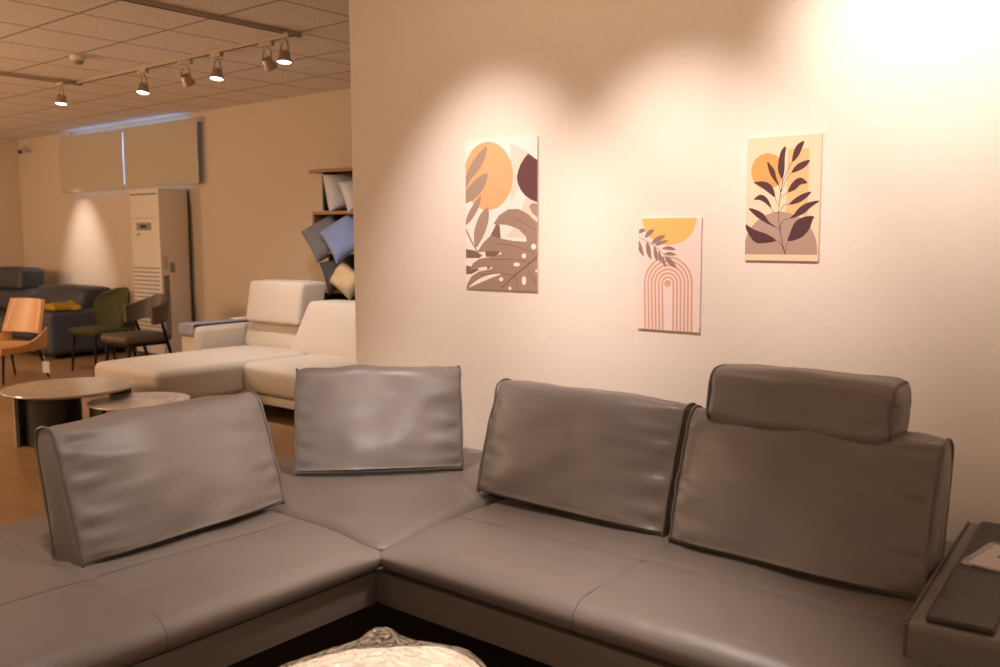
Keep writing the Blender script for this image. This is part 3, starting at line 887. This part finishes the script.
# ------------------------------------------------------------------ roller blinds
def blind(label, x0, x1):
    t = thing('roller_blind', label, 'blind', ((x0+x1)/2, 5.76, 0), 0, 'roller blinds over the high window')
    h = (x1-x0)/2
    obj('roller_tube', TB([(-h, 0, 2.655), (h, 0, 2.655)], .022, 14), M['blind'], t)
    bm = bmesh.new()
    rows = [[bm.verts.new((-h+.003+(2*h-.006)*i/20, -.022+.004*math.sin(i*1.3+k*.7)*(1-k/12), 2.655-(2.655-1.975)*k/12)) for i in range(21)] for k in range(13)]
    for A, B in zip(rows, rows[1:]):
        for i in range(20): bm.faces.new((A[i], A[i+1], B[i+1], B[i]))
    obj('blind_sheet', bm, M['blind'], t)
    obj('hem_bar', bx(-h+.012, h-.012, -.03, -.015, 1.955, 1.98, bev=.004), M['blind'], t)
    for s in (-1, 1): obj('bracket', bx(s*h-.004, s*h+.004, -.02, .058, 2.63, 2.68, bev=.002), M['white_plastic'], t, False)
blind('beige roller blind covering the left part of the high window', -12.19, -10.555)
blind('beige roller blind covering the right part of the high window', -10.546, -8.96)

# security camera, smoke detector
sc = thing('security_camera', 'small white security camera on the back wall near the left corner', 'camera', (-13.22, 5.82, 2.6))
obj('mount', bx(-.035, .035, -.03, 0, -.01, .11, bev=.006), M['white_plastic'], sc)
obj('arm', TB([(0, -.03, .05), (0, -.07, .04), (0, -.08, 0)], .012, 8), M['white_plastic'], sc)
bm = bmesh.new(); tube(bm, [(-.02, -.04, .0), (.04, -.15, -.05)], .036, 16)
o = obj('housing', bm, M['white_plastic'], sc)
obj('lens', TB([(.04, -.149, -.05), (.046, -.16, -.055)], .029, 16), M['black_glass'], o)
sd = thing('smoke_detector', 'round white smoke detector on the ceiling', 'smoke detector', (-6.98, 3.47, CEIL))
bm = bmesh.new(); lathe(bm, [(0, -.0), (.06, 0), (.06, -.02), (.05, -.033), (.03, -.037)], seg=32); obj('body', bm, M['white_plastic'], sd)
bm = bmesh.new(); lathe(bm, [(.036, -.036), (.034, -.055), (.02, -.062), (0, -.062)], seg=24); obj('sensor_cap', bm, M['ac_grey'], sd)

# ------------------------------------------------------------------ track lighting
tr = thing('light_track', 'U shaped light track mounted on the ceiling', 'light track', (-6.5, 4.0, CEIL))
def rail(x0, x1, y0, y1):
    bm = bmesh.new(); box(bm, x0+6.5, x1+6.5, y0-4.0, y1-4.0, -.026, 0, bev=.003)
    if x1-x0 > y1-y0: box(bm, x0+6.5, x1+6.5, (y0+y1)/2-4.008, (y0+y1)/2-3.992, -.028, -.02, mi=1)
    else: box(bm, (x0+x1)/2+6.492, (x0+x1)/2+6.508, y0-4.0, y1-4.0, -.028, -.02, mi=1)
    obj('rail', bm, [M['track'], M['track_slot']], tr, False)
rail(-5.07, -5.04, .6, 4.06)
rail(-8.10, -5.08, 3.99, 4.02)
rail(-8.14, -8.11, 1.6, 4.06)
def spot(label, x, y, on, tilt=0., turn=0.):
    t = thing('track_spotlight', label, 'spotlight', (x, y, CEIL-.026), turn, 'spotlights on the ceiling track')
    obj('adapter', bx(-.06, .06, -.018, .018, -.03, 0, bev=.004), M['track'], t)
    pts = [(.040*math.cos(a), 0, -.098+.055*math.sin(a)) for a in [PI*i/16 for i in range(17)]]
    obj('yoke', TB([(.040, 0, -.135)]+pts+[(-.040, 0, -.135)], .0065, 8), M['steel'], t)
    Rm = Matrix.Translation((0, 0, -.125)) @ Matrix.Rotation(tilt, 4, 'X')
    bm = bmesh.new(); lathe(bm, [(0, .012), (.034, .012), (.037, .008), (.038, -.025), (.048, -.045), (.050, -.062), (.046, -.062), (.045, -.052)], seg=28)
    bmesh.ops.transform(bm, matrix=Rm, verts=bm.verts[:]); o = obj('lamp_head', bm, M['steel'], t)
    bm = bmesh.new(); lathe(bm, [(.0455, -.058), (.03, -.066), (0, -.069)], seg=28)
    bmesh.ops.transform(bm, matrix=Rm, verts=bm.verts[:]); obj('lens', bm, M['lamp_on' if on else 'lamp_off'], o)
    return t
spot('lit track spotlight farthest left on the ceiling track', -8.10, 3.86, True, R(-6))
spot('lit track spotlight second from the left', -6.99, 4.005, True, R(-10))
spot('unlit track spotlight third from the left, turned away', -6.38, 4.005, False, R(-40), R(200))
spot('lit track spotlight fourth from the left', -5.96, 4.005, True, R(-8))
spot('unlit track spotlight second from the right, turned away', -5.36, 4.005, False, R(-40), R(190))
spot('lit track spotlight farthest right, nearest the picture wall', -5.055, 3.92, True, R(-4))

# ------------------------------------------------------------------ coffee tables
t1 = thing('coffee_table', 'larger round coffee table with grey stone top on curved panel legs', 'coffee table', (-6.05, 2.83, 0))
bm = bmesh.new(); lathe(bm, [(0, .352), (.36, .352), (.405, .366), (.41, .372), (.406, .38), (0, .38)], seg=72); obj('table_top', bm, M['table_grey'], t1)
bm = bmesh.new(); shell(bm, -.11, -.09, .215, .022, R(150), R(265), 0, .352); obj('leg_panel', bm, M['table_leg_light'], t1)
bm = bmesh.new(); shell(bm, -.09, -.07, .175, .02, R(0), R(359.9), 0, .352); obj('leg_panel', bm, M['table_leg_dark'], t1, label='dark curved leg panel')
bm = bmesh.new(); shell(bm, .05, .33, .072, .02, R(0), R(359.9), .0, .352); obj('leg_panel', bm, M['table_leg_dark'], t1, label='dark round column under the back edge')
t2 = thing('coffee_table', 'smaller round coffee table with white marble top and orange rim panel', 'coffee table', (-5.60, 3.08, 0))
bm = bmesh.new(); lathe(bm, [(0, .291), (.312, .291), (.319, .294), (.32, .298), (.317, .303), (0, .303)], seg=64); obj('table_top', bm, M['table_white'], t2)
bm = bmesh.new(); shell(bm, 0, 0, .308, .02, R(185), R(285), 0, .291); obj('leg_panel', bm, M['table_leg_dark'], t2, label='dark curved leg panel')
bm = bmesh.new(); shell(bm, 0, 0, .317, .03, R(292), R(410), .06, .291); obj('leg_panel', bm, M['table_orange'], t2, label='orange curved leg panel')
bm = bmesh.new(); shell(bm, 0, 0, .25, .03, R(300), R(400), 0, .10); obj('foot', bm, M['table_leg_dark'], t2)
bm = bmesh.new(); box(bm, -.05, .05, -.03, .03, 0, .0012); box(bm, -.03, .0, -.015, .015, .0012, .0016, mi=1)
o = obj('price_card', bm, [M['paper'], M['print_red']], None, False); o.location = (-5.45, 3.26, .3035); o.rotation_euler = (0, 0, .5)
tag(o, 'small printed price card lying on the white marble table', 'card')

# ------------------------------------------------------------------ chairs (front faces -y in local space)
def patch(bm, rows, th=0.):
    """surface through rows of points, thickened by th along its normals"""
    g = [[bm.verts.new(p) for p in r] for r in rows]
    fs = []
    for A, B in zip(g, g[1:]):
        for i in range(len(A)-1): fs.append(bm.faces.new((A[i], A[i+1], B[i+1], B[i])))
    if th:
        bmesh.ops.recalc_face_normals(bm, faces=fs)
        bmesh.ops.solidify(bm, geom=fs, thickness=th)

# tan chair with a cut out between seat and back
oc = thing('dining_chair', 'tan orange leather chair with white stitching and an open gap in its back', 'chair', (-9.21, 3.74, 0), R(14))
soft(oc, 'seat', -.25, .25, -.27, .20, .285, .355, .03, M['orange_leather'], ox=0, oy=0, crown=.012, n=(12, 12, 3))
bm = bmesh.new()
rows = []
for k in range(13):
    q = k/12; z = .445+.325*q; hw = .272-.034*q
    rows.append([Vector((hw*x, .21+.09*q-.05*x*x, z)) for x in [i/8-1 for i in range(17)]])
patch(bm, rows, .03); obj('backrest', bm, M['orange_leather'], oc)
for sgn in (-1, 1):
    bm = bmesh.new(); rows = []
    for k in range(21):
        y = -.27+.50*k/20; q = k/20
        top = .345+.16*q**3.2; bot = .275+.03*q
        rows.append([Vector((sgn*(.260+.016*math.sin(PI*q)+.014*t), y, bot+(top-bot)*t)) for t in [m_/6 for m_ in range(7)]])
    patch(bm, rows, .024)
    obj('side_wing', bm, M['orange_leather'], oc)
    obj('stitching', TB([(sgn*.215, .150, .475), (sgn*.205, .188, .60), (sgn*.175, .242, .765)], .0055, 6), M['white_stitch'], oc, label='white stitched line')
    for fy, sy in ((-.20, -.25), (.17, .24)):
        lg = obj('leg', TB([(sgn*.20, fy, .30), (sgn*.245, sy, 0)], [.014, .009], 10), M['black_metal'], oc)
tg = thing('price_tag', 'white paper tag hanging from a leg of the tan chair', 'tag', (-8.99, 3.99, .12), R(35))
obj('card', bx(-.035, .035, -.002, .002, -.06, .05), M['paper'], tg, False)
obj('string', TB([(0, 0, .05), (-.02, 0, .10), (-.03, .03, .16)], .002, 5), M['white_stitch'], tg)

# olive wing back chair
gc = thing('dining_chair', 'olive green velvet chair with a winged rounded back and slim dark legs', 'chair', (-9.15, 4.66, .0), R(6))
soft(gc, 'seat', -.23, .23, -.25, .22, .37, .445, .032, M['green_fabric'], ox=0, oy=0, crown=.012, n=(12, 12, 3), seed=3)
bm = bmesh.new(); rows = []
for k in range(17):
    s = k/16; z = .40+.44*s
    hw = (.20+.09*math.sin(PI*min(1, s*1.25)*.55))*(1 if s < .6 else math.sqrt(max(.05, 1-((s-.6)/.42)**2)))
    rows.append([Vector((hw*x, .21+.09*s-.16*(hw/.28)*abs(x)**2.2, z+.0*x)) for x in [i/10-1 for i in range(21)]])
patch(bm, rows, .035); obj('backrest', bm, M['green_fabric'], gc)
for s in (-1, 1):
    obj('leg', TB([(s*.185, -.20, .385), (s*.20, -.235, 0)], [.017, .010], 10), M['black_metal'], gc)
    obj('leg', TB([(s*.17, .18, .385), (s*.20, .27, 0)], [.017, .010], 10), M['black_metal'], gc)

# brown grey chair with wrapped backrest on black posts
wc = thing('dining_chair', 'brown grey leather chair with a curved wrap backrest on black posts', 'chair', (-8.23, 4.54, 0), R(0))
soft(wc, 'seat', -.24, .24, -.26, .22, .375, .45, .03, M['grey_leather'], ox=0, oy=0, crown=.012, n=(12, 12, 3), seed=5)
bm = bmesh.new(); rows = []
for k in range(9):
    s = k/8
    row = []
    for i in range(33):
        a = R(-8)+R(196)*i/32
        rise = .5-.5*math.cos(2*PI*i/32)
        zz = .545+.05*rise+(.17+.05*rise)*s
        row.append(Vector((.27*math.cos(a), .04+.235*math.sin(a)+.03*s*math.sin(a), zz)))
    rows.append(row)
patch(bm, rows, .04); obj('backrest', bm, M['grey_leather'], wc)
for s in (-1, 1):
    obj('leg', TB([(s*.20, -.20, .39), (s*.215, -.23, 0)], [.017, .013], 10), M['black_metal'], wc)
    obj('leg', TB([(s*.25, .09, .64), (s*.235, .16, .40), (s*.23, .27, 0)], [.013, .017, .013], 10), M['black_metal'], wc)
obj('seat_frame', bx(-.21, .21, -.22, .19, .345, .378, bev=.008), M['black_metal'], wc)

# ------------------------------------------------------------------ slate sofa at the far left
ss = thing('leather_sofa', 'slate grey leather sofa standing against the back wall at far left', 'sofa', (-11.4, 5.1, 0))
QX, QY = -11.4, 5.1
kw = dict(ox=QX, oy=QY)
soft(ss, 'armrest', -10.62, -10.24, 4.62, 5.62, .06, .54, .05, M['blue_sofa'], seed=1, crown=.01, **kw)
obj('seam', TB([(-10.236-QX, 5.1-QY, .08), (-10.234-QX, 5.1-QY, .52)], .004, 6), M['welt'], ss)
soft(ss, 'armrest', -13.3, -12.92, 4.62, 5.62, .06, .54, .05, M['blue_sofa'], seed=2, crown=.01, **kw)
soft(ss, 'seat_cushion', -11.76, -10.63, 4.58, 5.3, .2, .42, .06, M['blue_sofa'], seed=3, **kw)
soft(ss, 'seat_cushion', -12.91, -11.77, 4.58, 5.3, .2, .42, .06, M['blue_sofa'], seed=4, **kw)
soft(ss, 'back_cushion', -11.76, -10.48, 5.02, 5.40, .42, .77, .07, M['blue_sofa'], lean=.35, seed=5, crown=.02, **kw)
soft(ss, 'back_cushion', -12.91, -11.77, 5.02, 5.40, .42, .70, .08, M['blue_sofa'], lean=.3, seed=6, crown=.02, **kw)
soft(ss, 'headrest', -13.05, -12.12, 5.10, 5.42, .70, .97, .05, M['blue_sofa'], lean=.12, seed=7, crown=.015, **kw)
obj('base', bx(-13.2-QX, -10.3-QX, 4.66-QY, 5.6-QY, .05, .22, bev=.01), M['blue_sofa'], ss)
for lx, ly in ((-10.4, 4.75), (-10.4, 5.5), (-13.1, 4.75), (-13.1, 5.5)):
    obj('leg', bx(lx-.04-QX, lx+.04-QX, ly-.04-QY, ly+.04-QY, 0, .06), M['black_metal'], ss, False)
yc = obj('folded_cloth', RB(0, 0, .03, .12, .16, .028, .02, n=(16, 16, 2), k=3, fn=lambda w, u: w+Vector((0, 0, (1+u.z)*.03*fbm(w.x+3, w.y, 0, 5)))), M['yellow'])
yc.location = (-10.38, 4.84, .552)
tag(yc, 'mustard yellow folded cloth on the armrest of the slate sofa', 'cloth')

# ------------------------------------------------------------------ light
def lamp(name, kind, loc, target, energy, col, **k):
    l = bpy.data.lights.new(name, kind); l.energy = energy; l.color = col
    for a_, v in k.items(): setattr(l, a_, v)
    o = bpy.data.objects.new(name, l); C.objects.link(o); o.location = loc
    d = Vector(target)-Vector(loc); o.rotation_euler = d.to_track_quat('-Z', 'Y').to_euler()
    return o
WARM = (1., .915, .91); WARM2 = (1., .88, .79); AMB = (1., .70, .46)
# wall washers on a track in front of the picture wall (above the frame): beam of each head plus a fill
for px, tz, en, sz in ((-2.56, 1.05, 146, 61), (-1.67, 1.12, 146, 57), (-.78, 1.90, 140, 60), (.45, 1.5, 150, 60)):
    lamp('wall_spot', 'SPOT', (px, 2.10, 2.70), (px-.01, W_Y, tz), en, WARM, spot_size=R(sz), spot_blend=1., shadow_soft_size=.04)
    lamp('wall_fill', 'SPOT', (px, 2.10, 2.70), (px, W_Y, 2.0), 10, (1., .74, .52), spot_size=R(140), spot_blend=1., shadow_soft_size=.08)  # added wide fill that lifts the dim upper wall
# downlights over the sofa and a highlight spot behind the camera
lamp('sofa_spot', 'SPOT', (-.9, 2.2, 2.7), (-2.6, 1.98, .68), 390, WARM2, spot_size=R(39), spot_blend=1., shadow_soft_size=.25)
lamp('sofa_spot', 'SPOT', (-2.2, .9, 2.7), (-2.45, 1.0, .4), 115, WARM2, spot_size=R(56), spot_blend=1., shadow_soft_size=.15)
lamp('sofa_spot', 'SPOT', (-1.4, 1.62, 2.7), (-1.4, 1.72, .4), 290, WARM2, spot_size=R(48), spot_blend=1., shadow_soft_size=.15)
lamp('sofa_spot', 'SPOT', (.9, -1.0, 2.7), (-2.66, 2.42, .68), 900, (1., .92, .87), spot_size=R(13), spot_blend=1., shadow_soft_size=.22)  # added behind the camera for the corner cushion's highlight
# lit heads of the far track and an added wall pool
lamp('track_beam', 'SPOT', (-8.10, 3.86, 2.50), (-9.6, 4.6, 0), 60, WARM, spot_size=R(60), spot_blend=1., shadow_soft_size=.05)
lamp('far_wall_pool', 'SPOT', (-11.75, 5.0, 2.70), (-11.75, 5.82, .72), 150, WARM, spot_size=R(50), spot_blend=1., shadow_soft_size=.04)  # added with no fixture, makes the pool on the far wall
lamp('track_beam', 'SPOT', (-6.99, 4.0, 2.50), (-6.8, 4.4, 0), 26, WARM, spot_size=R(90), spot_blend=1., shadow_soft_size=.05)
lamp('track_beam', 'SPOT', (-5.96, 4.0, 2.50), (-6.0, 4.4, 0), 72, WARM, spot_size=R(90), spot_blend=1., shadow_soft_size=.05)
lamp('track_beam', 'SPOT', (-5.055, 3.92, 2.50), (-5.9, 5.0, .7), 90, WARM, spot_size=R(90), spot_blend=1., shadow_soft_size=.05)
# unseen fill lights added to lift the ceiling and far walls
lamp('room_fill', 'POINT', (-7.5, .2, 1.7), (0, 0, 0), 155, AMB, shadow_soft_size=.3)
lamp('room_fill', 'POINT', (-11.5, 1.0, 1.7), (0, 0, 0), 155, AMB, shadow_soft_size=.3)
wd = bpy.data.worlds.new('room_ambient'); SC.world = wd; wd.use_nodes = True
wd.node_tree.nodes['Background'].inputs[0].default_value = (1., .71, .48, 1)
wd.node_tree.nodes['Background'].inputs[1].default_value = .60

# ------------------------------------------------------------------ camera
cam = bpy.data.cameras.new('camera'); co = bpy.data.objects.new('camera', cam); C.objects.link(co)
F, YAW, PITCH, ROLL = 906.57, .68478, .10777, -.003205
fw = Vector((-math.sin(YAW)*math.cos(PITCH), math.cos(YAW)*math.cos(PITCH), -math.sin(PITCH)))
r0 = Vector((math.cos(YAW), math.sin(YAW), 0)); u0 = r0.cross(fw)
rx = math.cos(ROLL)*r0+math.sin(ROLL)*u0; ux = -math.sin(ROLL)*r0+math.cos(ROLL)*u0
mw = Matrix((rx, ux, -fw)).transposed().to_4x4(); mw.translation = (0, 0, 1.38)
co.matrix_world = mw
cam.sensor_width = 36; cam.lens = F*36/1000; cam.clip_start = .05
cam.dof.use_dof = True; cam.dof.focus_distance = 3.4; cam.dof.aperture_fstop = 3.2
SC.camera = co
SC.view_settings.view_transform = 'Standard'; SC.view_settings.look = 'None'
SC.view_settings.exposure = 0.; SC.view_settings.gamma = 1.
SC.cycles.use_denoising = True
